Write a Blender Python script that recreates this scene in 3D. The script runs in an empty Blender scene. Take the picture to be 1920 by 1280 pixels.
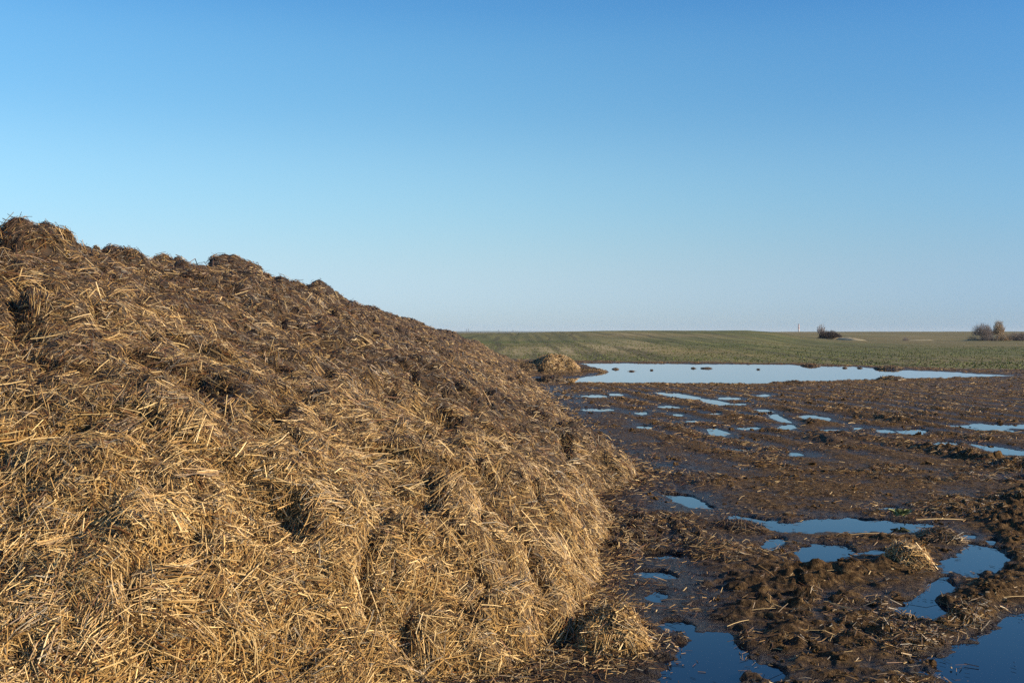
import bpy, math, random
import numpy as np
from mathutils import Matrix, Vector

SC = bpy.context.scene
COL = SC.collection
rng = np.random.default_rng(7)
random.seed(7)

# ------------------------------------------------------------------ camera
F = 1867.0            # focal length in pixels of a 1920 px wide frame (35 mm on full frame)
HOR = 625.0           # true horizon row
CAMZ = 1.7
cam_d = bpy.data.cameras.new('camera')
cam_d.sensor_width = 36.0
cam_d.lens = 36.0 * F / 1920.0
cam_d.clip_start = 0.05
cam_d.clip_end = 30000
cam = bpy.data.objects.new('camera', cam_d)
COL.objects.link(cam)
cam.location = (0, 0, CAMZ)
cam.rotation_euler = (math.radians(90) - math.atan((640 - HOR) / F), 0, 0)
SC.camera = cam

# ------------------------------------------------------------------ sky, sun, exposure
SUN_EL, SUN_AZ = 21.0, 106.0      # degrees, azimuth clockwise from +Y
w = bpy.data.worlds.new('World')
SC.world = w
w.use_nodes = True
nt = w.node_tree
for n in list(nt.nodes):
    nt.nodes.remove(n)
wo = nt.nodes.new('ShaderNodeOutputWorld')
bg = nt.nodes.new('ShaderNodeBackground')
sky = nt.nodes.new('ShaderNodeTexSky')
sky.sky_type = 'NISHITA'
sky.sun_disc = False
sky.sun_elevation = math.radians(SUN_EL)
sky.sun_rotation = math.radians(SUN_AZ)
sky.altitude = 100
sky.air_density = 1.0
sky.dust_density = 0.3
sky.ozone_density = 1.5
bg.inputs['Strength'].default_value = 0.06
# clear winter air: the plain model is too yellow low down and too grey higher up
tc = nt.nodes.new('ShaderNodeTexCoord'); sx = nt.nodes.new('ShaderNodeSeparateXYZ')
nt.links.new(tc.outputs['Generated'], sx.inputs[0])
cr = nt.nodes.new('ShaderNodeValToRGB')
els = [(0.0, (0.691, 0.99, 1.798)), (0.0107, (0.691, 0.99, 1.798)), (0.0615, (0.998, 1.074, 1.312)), (0.1144, (1.058, 1.295, 1.392)), (0.1664, (1.105, 1.43, 1.492)), (0.217, (0.888, 1.379, 1.533)), (0.2707, (0.877, 1.465, 1.66)), (0.3083, (0.685, 1.337, 1.661)), (0.4, (0.528, 1.198, 1.667)), (0.6, (0.484, 1.148, 1.667))]
while len(cr.color_ramp.elements) < len(els):
    cr.color_ramp.elements.new(0.9)
for el, (p_, c_) in zip(cr.color_ramp.elements, els):
    el.position = p_; el.color = (c_[0] / 2, c_[1] / 2, c_[2] / 2, 1)
cr.color_ramp.interpolation = 'B_SPLINE'
nt.links.new(sx.outputs[2], cr.inputs[0])
m1 = nt.nodes.new('ShaderNodeVectorMath'); m1.operation = 'MULTIPLY'
m2 = nt.nodes.new('ShaderNodeVectorMath'); m2.operation = 'SCALE'; m2.inputs['Scale'].default_value = 2.0
nt.links.new(sky.outputs[0], m1.inputs[0]); nt.links.new(cr.outputs[0], m1.inputs[1])
nt.links.new(m1.outputs[0], m2.inputs[0])
# clear skies are deepest at a right angle to the sun
a_, e_ = math.radians(SUN_AZ), math.radians(SUN_EL)
dt = nt.nodes.new('ShaderNodeVectorMath'); dt.operation = 'DOT_PRODUCT'
dt.inputs[1].default_value = (math.sin(a_) * math.cos(e_), math.cos(a_) * math.cos(e_), math.sin(e_))
nt.links.new(tc.outputs['Generated'], dt.inputs[0])
mr = nt.nodes.new('ShaderNodeMapRange'); mr.inputs['From Min'].default_value = -1.0
nt.links.new(dt.outputs['Value'], mr.inputs['Value'])
dr = nt.nodes.new('ShaderNodeValToRGB'); dr.color_ramp.interpolation = 'B_SPLINE'
while len(dr.color_ramp.elements) < 5:
    dr.color_ramp.elements.new(0.9)
for el, (p_, c_) in zip(dr.color_ramp.elements, [(0.0, (.80, .85, .9)), (.20, (.80, .85, .9)), (.42, (1, 1, 1)), (.70, (.36, .54, .76)), (1.0, (.8, .85, .9))]):
    el.position = p_; el.color = (*c_, 1)
nt.links.new(mr.outputs[0], dr.inputs[0])
m3 = nt.nodes.new('ShaderNodeVectorMath'); m3.operation = 'MULTIPLY'
nt.links.new(m2.outputs[0], m3.inputs[0]); nt.links.new(dr.outputs[0], m3.inputs[1]); nt.links.new(m3.outputs[0], bg.inputs['Color'])
nt.links.new(bg.outputs[0], wo.inputs['Surface'])

sd = bpy.data.lights.new('sun', 'SUN')
sd.energy = 4.4
sd.angle = math.radians(0.53)
sd.color = (1.0, 0.83, 0.60)
sun = bpy.data.objects.new('sun', sd)
COL.objects.link(sun)
a, e = math.radians(SUN_AZ), math.radians(SUN_EL)
tosun = Vector((math.sin(a) * math.cos(e), math.cos(a) * math.cos(e), math.sin(e)))
sun.rotation_euler = tosun.to_track_quat('Z', 'Y').to_euler()
sun.location = tosun * 50

SC.view_settings.view_transform = 'Standard'
SC.view_settings.look = 'None'
SC.view_settings.gamma = 1.0
SC.view_settings.exposure = 1.0
SC.view_settings.use_curve_mapping = False
SC.render.engine = 'CYCLES'
SC.cycles.max_bounces = 5
SC.cycles.use_denoising = False

# ------------------------------------------------------------------ noise (vectorised gradient noise)
_perm = rng.permutation(512).astype(np.int64)
_perm = np.concatenate([_perm, _perm, _perm])
_g = rng.normal(size=(512, 3))
_g /= np.linalg.norm(_g, axis=1)[:, None]


def perlin(x, y, z=None):
    x = np.asarray(x, float); y = np.asarray(y, float)
    z = np.zeros_like(x) + 0.37 if z is None else np.asarray(z, float)
    x, y, z = np.broadcast_arrays(x, y, z)
    xi, yi, zi = np.floor(x), np.floor(y), np.floor(z)
    fx, fy, fz = x - xi, y - yi, z - zi
    X = xi.astype(np.int64) & 511; Y = yi.astype(np.int64) & 511; Z = zi.astype(np.int64) & 511
    u, v, ww = [f * f * f * (f * (f * 6 - 15) + 10) for f in (fx, fy, fz)]
    out = 0.0
    for dx in (0, 1):
        px = _perm[(X + dx) & 511]
        for dy in (0, 1):
            py = _perm[px + ((Y + dy) & 511)]
            for dz in (0, 1):
                g = _g[_perm[py + ((Z + dz) & 511)]]
                d = g[..., 0] * (fx - dx) + g[..., 1] * (fy - dy) + g[..., 2] * (fz - dz)
                wt = (u if dx else 1 - u) * (v if dy else 1 - v) * (ww if dz else 1 - ww)
                out = out + wt * d
    return out * 1.6


def fbm(x, y, wl, octs=3, gain=0.5, seed=0.0):
    s, a, t = 0.0, 1.0, 0.0
    for k in range(octs):
        s = s + a * perlin(x / wl + seed * 17.3 + k * 5.1, y / wl - seed * 9.7 + k * 3.3)
        t += a; a *= gain; wl *= 0.5
    return s / t


def sstep(a, b, x):
    t = np.clip((x - a) / (b - a), 0, 1)
    return t * t * (3 - 2 * t)


def smin(a, b, k):
    h = np.clip(0.5 + 0.5 * (b - a) / k, 0, 1)
    return b * (1 - h) + a * h - k * h * (1 - h)


def gp(px, py, z=0.0):
    """point of the horizontal plane z seen at photo pixel (px, py)"""
    d = (CAMZ - z) * F / (py - HOR)
    return ((px - 960.0) / F * d, d)


# ------------------------------------------------------------------ mesh helpers
def link(name, me, parent=None, mat=None):
    o = bpy.data.objects.new(name, me)
    COL.objects.link(o)
    if parent is not None:
        o.parent = parent
    if mat is not None and me is not None and len(me.materials) == 0:
        me.materials.append(mat)
    return o


def mesh_np(name, V, faces, smooth=False, attrs=None, col=None):
    """faces: (n,3) or (n,4) int array, or a list of such arrays"""
    me = bpy.data.meshes.new(name)
    fl = faces if isinstance(faces, list) else [faces]
    V = np.ascontiguousarray(V, dtype=np.float32)
    me.vertices.add(len(V))
    me.vertices.foreach_set('co', V.ravel())
    loops = np.concatenate([f.ravel() for f in fl]).astype(np.int32)
    tot = np.concatenate([np.full(len(f), f.shape[1]) for f in fl]).astype(np.int32)
    start = np.concatenate([[0], np.cumsum(tot)[:-1]]).astype(np.int32)
    me.loops.add(len(loops))
    me.loops.foreach_set('vertex_index', loops)
    me.polygons.add(len(tot))
    me.polygons.foreach_set('loop_start', start)
    me.polygons.foreach_set('loop_total', tot)
    me.polygons.foreach_set('use_smooth', np.full(len(tot), smooth, dtype=bool))
    if attrs:
        for k, v in attrs.items():
            at = me.attributes.new(k, 'FLOAT', 'POINT')
            at.data.foreach_set('value', np.ascontiguousarray(v, dtype=np.float32))
    if col is not None:
        at = me.attributes.new('tint', 'FLOAT_COLOR', 'POINT')
        c4 = np.ones((len(V), 4), dtype=np.float32); c4[:, :3] = col
        at.data.foreach_set('color', c4.ravel())
    me.update(calc_edges=True)
    return me


def grid_faces(ni, nj):
    i, j = np.meshgrid(np.arange(ni - 1), np.arange(nj - 1), indexing='ij')
    q = (i * nj + j).ravel()
    return np.stack([q, q + 1, q + nj + 1, q + nj], 1)


def unit(v):
    return v / np.maximum(np.linalg.norm(v, axis=-1, keepdims=True), 1e-9)


def tubes_np(P, T, N, L, W, segs=1, bend=None, flat=0.6, taper=0.85, split=False):
    """many thin stalks: centre P, direction T, 'up' N, length L, width W -> verts, quads (3-sided prisms, or split open below)"""
    n = len(P)
    B = unit(np.cross(T, N)); N = unit(np.cross(B, T))
    bend = np.zeros(n) if bend is None else bend
    rings = []
    for k in range(segs + 1):
        t = k / segs - 0.5
        c = P + T * (L * t)[:, None] + N * (bend * L * (0.25 - t * t) * 2)[:, None]
        wd = (W * (1.0 if k < segs else taper))[:, None] * 0.5
        rings.append(np.stack([c - B * wd - N * wd * flat * 0.5, c + B * wd - N * wd * flat * 0.5, c + N * wd * flat], 1))
    V = np.stack(rings, 1)                       # n, segs+1, 3, 3
    per = (segs + 1) * 3
    f = []
    for k in range(segs):
        for s in ((1, 2) if split else (0, 1, 2)):
            s2 = (s + 1) % 3
            f.append([k * 3 + s, k * 3 + s2, (k + 1) * 3 + s2, (k + 1) * 3 + s])
    f = np.array(f)
    faces = (np.arange(n)[:, None, None] * per + f[None]).reshape(-1, 4)
    return V.reshape(-1, 3), faces, per


# ------------------------------------------------------------------ materials
def new_mat(name):
    m = bpy.data.materials.new(name)
    m.use_nodes = True
    t = m.node_tree
    b = t.nodes['Principled BSDF']
    return m, t, b


def nd(t, typ, **kw):
    n = t.nodes.new(typ)
    for k, v in kw.items():
        setattr(n, k, v)
    return n


def noise_node(t, scale, detail=4, rough=0.55, vec=None):
    n = nd(t, 'ShaderNodeTexNoise')
    n.inputs['Scale'].default_value = scale
    n.inputs['Detail'].default_value = detail
    n.inputs['Roughness'].default_value = rough
    if vec is not None:
        t.links.new(vec, n.inputs['Vector'])
    return n


def ramp(t, src, stops):
    r = nd(t, 'ShaderNodeValToRGB')
    cr = r.color_ramp
    while len(cr.elements) > 1:
        cr.elements.remove(cr.elements[-1])
    cr.elements[0].position = stops[0][0]
    c = stops[0][1]
    cr.elements[0].color = (*c, 1) if len(c) == 3 else c
    for p, c in stops[1:]:
        el = cr.elements.new(p)
        el.color = (*c, 1)
    t.links.new(src, r.inputs[0])
    return r


def mixc(t, fac, a, b, mode='MIX'):
    m = nd(t, 'ShaderNodeMix', data_type='RGBA', blend_type=mode)
    if isinstance(fac, (int, float)):
        m.inputs[0].default_value = fac
    else:
        t.links.new(fac, m.inputs[0])
    for k, s in ((6, a), (7, b)):
        if isinstance(s, tuple):
            m.inputs[k].default_value = (*s, 1)
        else:
            t.links.new(s, m.inputs[k])
    return m.outputs[2]


def attr(t, name):
    n = nd(t, 'ShaderNodeAttribute')
    n.attribute_name = name
    return n


def objco(t):
    return nd(t, 'ShaderNodeTexCoord').outputs['Object']


def mth(t, op, a, b=None, clamp=False):
    n = nd(t, 'ShaderNodeMath', operation=op, use_clamp=clamp)
    for k, s in ((0, a), (1, b)):
        if s is None:
            continue
        if isinstance(s, (int, float)):
            n.inputs[k].default_value = s
        else:
            t.links.new(s, n.inputs[k])
    return n.outputs[0]


def simple_mat(name, c1, c2, scale=8.0, rough=0.8):
    m, t, b = new_mat(name)
    n = noise_node(t, scale, vec=objco(t))
    t.links.new(mixc(t, n.outputs[0], c1, c2), b.inputs['Base Color'])
    b.inputs['Roughness'].default_value = rough
    return m


# straw: colour comes per stalk, with a little grain along it
M_STRAW, t, b = new_mat('straw')
n = noise_node(t, 60, 3, vec=objco(t))
t.links.new(mixc(t, 1.0, attr(t, 'tint').outputs['Color'], ramp(t, n.outputs[0], [(0.3, (.72, .70, .66)), (0.7, (1.12, 1.1, 1.05))]).outputs[0], 'MULTIPLY'), b.inputs['Base Color'])
b.inputs['Roughness'].default_value = 0.48
b.inputs['Specular IOR Level'].default_value = 0.35

# compost under the straw
M_HEAP, t, b = new_mat('rotted_manure')
oc = objco(t)
n1 = noise_node(t, 9, 6, .65, oc); n2 = noise_node(t, 90, 4, .7, oc)
c = ramp(t, n1.outputs[0], [(0.3, (.012, .007, .004)), (0.52, (.045, .026, .012)), (0.72, (.11, .068, .030))])
c2 = ramp(t, n2.outputs[0], [(0.35, (.55, .5, .45)), (0.65, (1.4, 1.35, 1.25))])
cf = ramp(t, n1.outputs[0], [(0.3, (.045, .027, .012)), (0.5, (.12, .075, .032)), (0.7, (.20, .135, .062))])
cb = mixc(t, attr(t, 'fresh').outputs['Fac'], c.outputs[0], cf.outputs[0])
t.links.new(mixc(t, 1.0, cb, c2.outputs[0], 'MULTIPLY'), b.inputs['Base Color'])
b.inputs['Roughness'].default_value = 0.85
bp = nd(t, 'ShaderNodeBump'); bp.inputs['Strength'].default_value = 0.9; bp.inputs['Distance'].default_value = 0.02
t.links.new(n2.outputs[0], bp.inputs['Height']); t.links.new(bp.outputs[0], b.inputs['Normal'])

# mud: 'wet' and 'litter' are painted per vertex as stains
M_MUD, t, b = new_mat('wet_mud')
oc = objco(t)
n1 = noise_node(t, 2.2, 6, .6, oc); n2 = noise_node(t, 24, 5, .65, oc); n3 = noise_node(t, 110, 4, .7, oc)
mudc = ramp(t, n2.outputs[0], [(0.3, (.018, .010, .005)), (0.5, (.078, .046, .021)), (0.7, (.225, .142, .064))])
litc = ramp(t, n3.outputs[0], [(0.32, (.034, .018, .007)), (0.5, (.125, .070, .026)), (0.68, (.28, .175, .070))])
lf = mth(t, 'MULTIPLY', attr(t, 'litter').outputs['Fac'], ramp(t, n2.outputs[0], [(0.35, (.25, .25, .25)), (0.6, (1, 1, 1))]).outputs[0], True)
dry = mixc(t, lf, mudc.outputs[0], litc.outputs[0])
wf = attr(t, 'wet').outputs['Fac']
t.links.new(mixc(t, wf, dry, mixc(t, 1.0, dry, (.24, .21, .20), 'MULTIPLY')), b.inputs['Base Color'])
rr = mth(t, 'MULTIPLY_ADD', wf, -0.40); rr.node.inputs[2].default_value = 0.78
t.links.new(rr, b.inputs['Roughness'])
t.links.new(mth(t, 'MULTIPLY_ADD', wf, .20), b.inputs['Specular IOR Level'])
b.inputs['Specular IOR Level'].links[0].from_node.inputs[2].default_value = .06
hsum = mth(t, 'MULTIPLY_ADD', n3.outputs[0], 0.35); t.links.new(n2.outputs[0], hsum.node.inputs[2])
bp = nd(t, 'ShaderNodeBump'); bp.inputs['Strength'].default_value = 1.0; bp.inputs['Distance'].default_value = 0.045
t.links.new(hsum, bp.inputs['Height']); t.links.new(bp.outputs[0], b.inputs['Normal'])

# standing water: dark below, mirror on top
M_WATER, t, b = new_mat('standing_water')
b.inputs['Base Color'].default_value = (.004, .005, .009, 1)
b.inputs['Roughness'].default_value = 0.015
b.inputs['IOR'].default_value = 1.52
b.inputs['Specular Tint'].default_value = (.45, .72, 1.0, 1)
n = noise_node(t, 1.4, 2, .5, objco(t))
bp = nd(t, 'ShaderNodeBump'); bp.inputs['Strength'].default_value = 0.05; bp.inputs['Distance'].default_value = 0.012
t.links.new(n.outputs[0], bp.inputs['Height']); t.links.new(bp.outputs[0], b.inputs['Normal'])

# field of young crop with drill lines running away from the camera
M_FIELD, t, b = new_mat('young_crop_field')
oc = objco(t)
mp = nd(t, 'ShaderNodeMapping'); mp.inputs['Scale'].default_value = (1.0, .022, 1)
mp.inputs['Rotation'].default_value = (0, 0, math.radians(1.0))
t.links.new(oc, mp.inputs['Vector'])
ns = noise_node(t, .75, 4, .6, mp.outputs[0])
nl = noise_node(t, .018, 5, .6, oc)
nf = noise_node(t, 1.2, 6, .7, oc)
base = ramp(t, nl.outputs[0], [(0.38, (.086, .098, .030)), (0.5, (.124, .112, .046)), (0.62, (.166, .128, .064))])
fine = ramp(t, nf.outputs[0], [(0.3, (.6, .62, .55)), (0.7, (1.3, 1.3, 1.2))])
strk = ramp(t, ns.outputs[0], [(0.34, (.55, .57, .55)), (0.46, (.90, .91, .88)), (0.54, (1.08, 1.06, 1.02)), (0.66, (1.45, 1.36, 1.22))])
fld = mixc(t, mth(t, 'MULTIPLY', attr(t, 'far').outputs['Fac'], .5), base.outputs[0], (.17, .130, .060))
cc = mixc(t, 1.0, mixc(t, 1.0, fld, fine.outputs[0], 'MULTIPLY'), strk.outputs[0], 'MULTIPLY')
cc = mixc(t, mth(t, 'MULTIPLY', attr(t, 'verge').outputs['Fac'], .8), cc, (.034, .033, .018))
sxy = nd(t, 'ShaderNodeSeparateXYZ'); t.links.new(oc, sxy.inputs[0])
nw = noise_node(t, .012, 2, .5, oc)
xw = mth(t, 'ADD', sxy.outputs[0], mth(t, 'MULTIPLY', nw.outputs[0], 14))
tm = mth(t, 'PINGPONG', mth(t, 'MODULO', mth(t, 'ADD', xw, 900), 11.0), 1.9)
trk = mth(t, 'MULTIPLY', mth(t, 'LESS_THAN', tm, .32), mth(t, 'LESS_THAN', mth(t, 'MODULO', mth(t, 'ADD', xw, 900), 11.0), 4.3))
cc = mixc(t, mth(t, 'MULTIPLY', trk, .6), cc, (.060, .050, .026))
pf = mth(t, 'MULTIPLY', attr(t, 'pale').outputs['Fac'], ramp(t, ns.outputs[0], [(0.38, (.15, .15, .15)), (0.6, (1, 1, 1))]).outputs[0], True)
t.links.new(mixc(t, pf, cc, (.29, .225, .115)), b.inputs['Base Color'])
b.inputs['Roughness'].default_value = 0.9
b.inputs['Specular IOR Level'].default_value = 0.15

M_TWIG = simple_mat('bare_twigs', (.17, .135, .12), (.29, .235, .205), 3)
M_TWIG_DARK = simple_mat('dark_twigs', (.045, .035, .032), (.085, .065, .06), 3)
M_TWIG_WARM = simple_mat('warm_twigs', (.28, .195, .115), (.44, .33, .21), 3)
M_DRYGRASS = simple_mat('dry_grass', (.26, .20, .10), (.42, .34, .19), 2)
M_LEAF = simple_mat('green_leaf', (.075, .105, .022), (.15, .165, .045), 6, .8)
M_WEED = simple_mat('weed_leaf', (.17, .19, .06), (.27, .28, .11), 20, .6)
M_POLE = simple_mat('weathered_pole', (.10, .09, .085), (.16, .15, .14), 1)
M_WHITE = simple_mat('white_paint', (.50, .46, .45), (.58, .54, .53), .3)
M_RED = simple_mat('red_paint', (.42, .22, .19), (.48, .26, .22), .3)

# ------------------------------------------------------------------ ground heights
def Ex(x0, x1, y0, y1, sk=0.0, n=14):
    """ellipse in photo pixels -> ground polygon; sk shifts the upper half left, the lower right"""
    cx, cy, rx, ry = (x0 + x1) / 2, (y0 + y1) / 2, (x1 - x0) / 2, max((y1 - y0) / 2, 0.9)
    return [gp(cx + rx * math.cos(k / n * 6.28318) * (1 - abs(sk) * .6) + sk * rx * math.sin(k / n * 6.28318), cy + ry * math.sin(k / n * 6.28318)) for k in range(n)]


def Pg(*pts):
    return [gp(*p) for p in pts]


POND = Pg((1050, 717), (1000, 714), (1010, 707), (1085, 709), (1120, 701), (1149, 696), (1130, 690), (1095, 682), (1170, 681), (1300, 683), (1400, 683), (1480, 684),
          (1540, 687), (1600, 687), (1650, 692), (1690, 694), (1760, 696), (1830, 701), (1895, 703.5), (1830, 706),
          (1750, 709), (1660, 711), (1580, 714), (1500, 716), (1420, 719), (1330, 717.5), (1240, 717.5), (1150, 716.5))
PUD = [  # (polygon, label)
    (Ex(1094, 1136, 741, 745), 'tiny puddle nearest the heap in the far row below the pond'),
    (Ex(1143, 1166, 738, 742), 'tiny puddle just right of the first one below the pond'),
    (Ex(1090, 1150, 766, 770.5), 'long thin puddle beside the far foot of the heap'),
    (Ex(1193, 1213, 771, 777), 'small round puddle right of the long thin one'),
    (Ex(1194, 1223, 798, 804), 'small pale puddle on dark mud right of the heap'),
    (Pg((1228, 736), (1265, 737), (1308, 745), (1300, 749), (1262, 744)), 'slanting puddle strip in a rut below the pond'),
    (Pg((1312, 747), (1340, 750), (1372, 757), (1350, 760.5), (1322, 754)), 'second slanting puddle strip further down the rut'),
    (Ex(1236, 1276, 761, 765), 'thin short puddle above the mud ridge'),
    (Ex(1264, 1280, 775, 780), 'dot of water in dark mud'),
    (Ex(1284, 1308, 788, 793), 'small puddle left of the wet wheel rut'),
    (Pg((1326, 802), (1338, 802), (1368, 812), (1358, 817), (1335, 815)), 'puddle below the rut with a narrow neck'),
    (Ex(1332, 1350, 772, 777), 'small puddle left of the forked rut'),
    (Ex(1349, 1387, 744.5, 750), 'short puddle near the pond bank'),
    (Ex(1364, 1402, 755, 759), 'thin puddle strip right of the slanting rut'),
    (Ex(1420, 1445, 739, 743), 'tiny puddle closest to the pond bank'),
    (Pg((1412, 768.5), (1436, 768.5), (1446, 772), (1430, 773)), 'upper sliver of water in the diagonal wheel rut'),
    (Pg((1438, 775), (1458, 777), (1474, 786), (1484, 793), (1466, 791), (1448, 783)), 'middle puddle of the diagonal wheel rut'),
    (Pg((1466, 796), (1486, 796), (1497, 802), (1476, 805), (1462, 803)), 'lowest puddle of the diagonal wheel rut'),
    (Ex(1386, 1413, 776, 780), 'thin puddle left of the diagonal wheel rut'),
    (Ex(1383, 1427, 799, 805), 'flat puddle left of the foot of the wheel rut'),
    (Pg((1488, 777), (1512, 777), (1558, 784), (1550, 789), (1512, 786)), 'slanting puddle right of the diagonal wheel rut'),
    (Ex(1526, 1577, 805, 810), 'thin puddle with dark mud above it'),
    (Ex(1600, 1616, 801, 806), 'small puddle in the shade of a clod'),
    (Ex(1641, 1678, 805, 812, .25), 'small slanting puddle left of the oval one'),
    (Ex(1686, 1742, 802, 816, .2), 'oval puddle in the middle right of the mud'),
    (Pg((1788, 800), (1850, 795), (1925, 796), (1935, 802), (1885, 803), (1895, 808), (1850, 808)), 'wide ragged puddle near the right edge'),
    (Ex(1748, 1797, 826, 838, .25), 'puddle with small islands above the long right rut'),
    (Pg((1818, 831), (1850, 834), (1895, 843), (1940, 848), (1940, 856), (1890, 853), (1850, 845)), 'long curved puddle in the right hand rut'),
    (Ex(1892, 1925, 891, 900), 'small puddle cut by the right edge of the picture'),
    (Ex(1370, 1408, 840, 845), 'faint film of water on dark mud'),
    (Ex(1476, 1503, 850, 855), 'faint puddle among straw litter'),
    (Pg((1243, 926), (1290, 929), (1322, 944), (1340, 955), (1300, 953), (1268, 940)), 'tapering puddle right of the heap bulge'),
    (Pg((1362, 966), (1410, 968), (1484, 980), (1520, 974), (1600, 973), (1700, 979), (1752, 984), (1735, 991), (1725, 999),
        (1650, 995), (1570, 998), (1500, 996), (1450, 997), (1415, 991), (1385, 977)), 'long wide puddle crossing the mud'),
    (Ex(1425, 1474, 1008, 1034, -.3), 'shallow puddle just below the long wide one'),
    (Pg((1486, 1040), (1500, 1024), (1540, 1018), (1590, 1023), (1624, 1040), (1575, 1046), (1548, 1058), (1510, 1056)), 'bowl shaped puddle left of the pale straw clump'),
    (Ex(1622, 1676, 1031, 1043, .2), 'narrow puddle between bowl puddle and straw clump'),
    (Pg((1764, 1060), (1795, 1035), (1830, 1024), (1870, 1026), (1892, 1045), (1872, 1068), (1838, 1090), (1800, 1078), (1768, 1074)), 'large round puddle under the muddy ridge'),
    (Pg((1722, 1122), (1740, 1105), (1756, 1085), (1775, 1082), (1790, 1100), (1770, 1112), (1745, 1126)), 'thin channel joining two larger puddles'),
    (Pg((1668, 1142), (1700, 1125), (1745, 1124), (1798, 1142), (1782, 1166), (1745, 1172), (1700, 1156)), 'deep blue puddle below the round one'),
    (Pg((1742, 1262), (1752, 1225), (1775, 1205), (1815, 1200), (1800, 1180), (1850, 1172), (1930, 1145), (2060, 1150), (2080, 1300), (1960, 1330), (1820, 1330), (1800, 1285)), 'big dark blue puddle in the lower right corner'),
    (Pg((1250, 1268), (1275, 1222), (1300, 1190), (1345, 1188), (1380, 1205), (1418, 1250), (1380, 1258), (1365, 1275), (1330, 1315), (1240, 1315)), 'dark blue puddle at the bottom edge beside the heap'),
    (Ex(1416, 1480, 1250, 1280, .2), 'small dark puddle right of the bottom edge puddle'),
    (Ex(1196, 1288, 1036, 1049, .25), 'glistening puddle by the waist of the heap'),
    (Ex(1190, 1268, 1070, 1087, .25), 'lower glistening puddle by the waist of the heap'),
    (Ex(1232, 1300, 1165, 1186, .1), 'wet sheen above the bottom edge puddle'),
    (Ex(1214, 1246, 1112, 1128), 'small wet hollow against the heap foot'),
    (Ex(1786, 1830, 1002, 1011), 'thin puddle above the large round one'),
    (Ex(1850, 1876, 1011, 1020), 'small puddle under the shaded ridge'),
    (Ex(1648, 1680, 950, 957), 'small puddle above the green weed'),
]


def poly_sd(P, x, y):
    """signed distance to polygon, positive inside"""
    P = np.asarray(P); n = len(P)
    inside = np.zeros(x.shape, bool); d2 = np.full(x.shape, 1e9)
    for k in range(n):
        x0, y0 = P[k]; x1, y1 = P[(k + 1) % n]
        ex, ey = x1 - x0, y1 - y0
        t = np.clip(((x - x0) * ex + (y - y0) * ey) / (ex * ex + ey * ey + 1e-12), 0, 1)
        d2 = np.minimum(d2, (x - x0 - t * ex) ** 2 + (y - y0 - t * ey) ** 2)
        c = (y0 > y) != (y1 > y)
        inside ^= c & (x < (x1 - x0) * (y - y0) / (y1 - y0 + 1e-12) + x0)
    return np.where(inside, 1, -1) * np.sqrt(d2)


def line_d(P, x, y):
    d2 = np.full(x.shape, 1e9)
    for (x0, y0), (x1, y1) in zip(P[:-1], P[1:]):
        ex, ey = x1 - x0, y1 - y0
        t = np.clip(((x - x0) * ex + (y - y0) * ey) / (ex * ex + ey * ey + 1e-12), 0, 1)
        d2 = np.minimum(d2, (x - x0 - t * ex) ** 2 + (y - y0 - t * ey) ** 2)
    return np.sqrt(d2)


def border_y(x, y):
    px = 960 + F * x / np.maximum(y, 5.0)
    py = np.interp(px, [700, 1000, 1100, 1300, 1500, 1700, 1920, 2300], [671, 674, 677, 679, 682, 689, 694, 700])
    return CAMZ * F / (py - HOR)


# heap foot, photo pixels -> ground
FOOT_PX = [(975, 690), (1000, 722), (1030, 760), (1072, 800), (1108, 835), (1184, 880), (1200, 908), (1118, 938), (1148, 1000),
           (1132, 1050), (1120, 1090), (1105, 1125), (1092, 1175), (1080, 1225)]
_fx, _fy = zip(*[gp(*p) for p in FOOT_PX])
_fx, _fy = np.array(_fx[::-1]), np.array(_fy[::-1])
RIDGES = [  # polyline, height, width
    (Pg((1930, 930), (1885, 985), (1905, 1040), (1890, 1085), (1840, 1120), (1790, 1160)), .10, .20),
    (Pg((1790, 1160), (1740, 1190), (1690, 1200), (1770, 1215)), .05, .10),
    (Pg((1560, 1075), (1620, 1065), (1690, 1070), (1740, 1035)), .07, .16),
    (Pg((1440, 1060), (1500, 1075), (1580, 1065)), .02, .12),
    (Pg((1360, 990), (1440, 1003), (1560, 1010), (1680, 1012), (1760, 1005)), .015, .12),
    (Pg((1330, 990), (1400, 1000), (1430, 995)), .04, .15),
    (Pg((1200, 1040), (1330, 1040), (1380, 1045)), .05, .18),
    (Pg((1470, 765), (1520, 795), (1560, 840)), .06, .25),
    (Pg((1400, 765), (1440, 790), (1450, 806)), .04, .2),
    (Pg((1580, 770), (1700, 795), (1760, 822), (1900, 880)), .07, .3),
    (Pg((1240, 745), (1330, 765), (1400, 790)), .05, .3),
    (Pg((1700, 830), (1830, 865), (1930, 880)), .06, .25),
    (Pg((1460, 720), (1560, 718), (1680, 713), (1800, 711)), .07, .7),
    (Pg((1080, 722), (1200, 722), (1400, 723)), .06, .5),
]


def heap_side(x, y):
    """how far inside the right-hand foot of the heap (metres, + inside)"""
    fx = np.interp(y, _fy, _fx)
    return fx - x + 0.16 * fbm(x, y, .42, 3, seed=3) * np.exp(-np.abs(fx - x) / .35)


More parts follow.
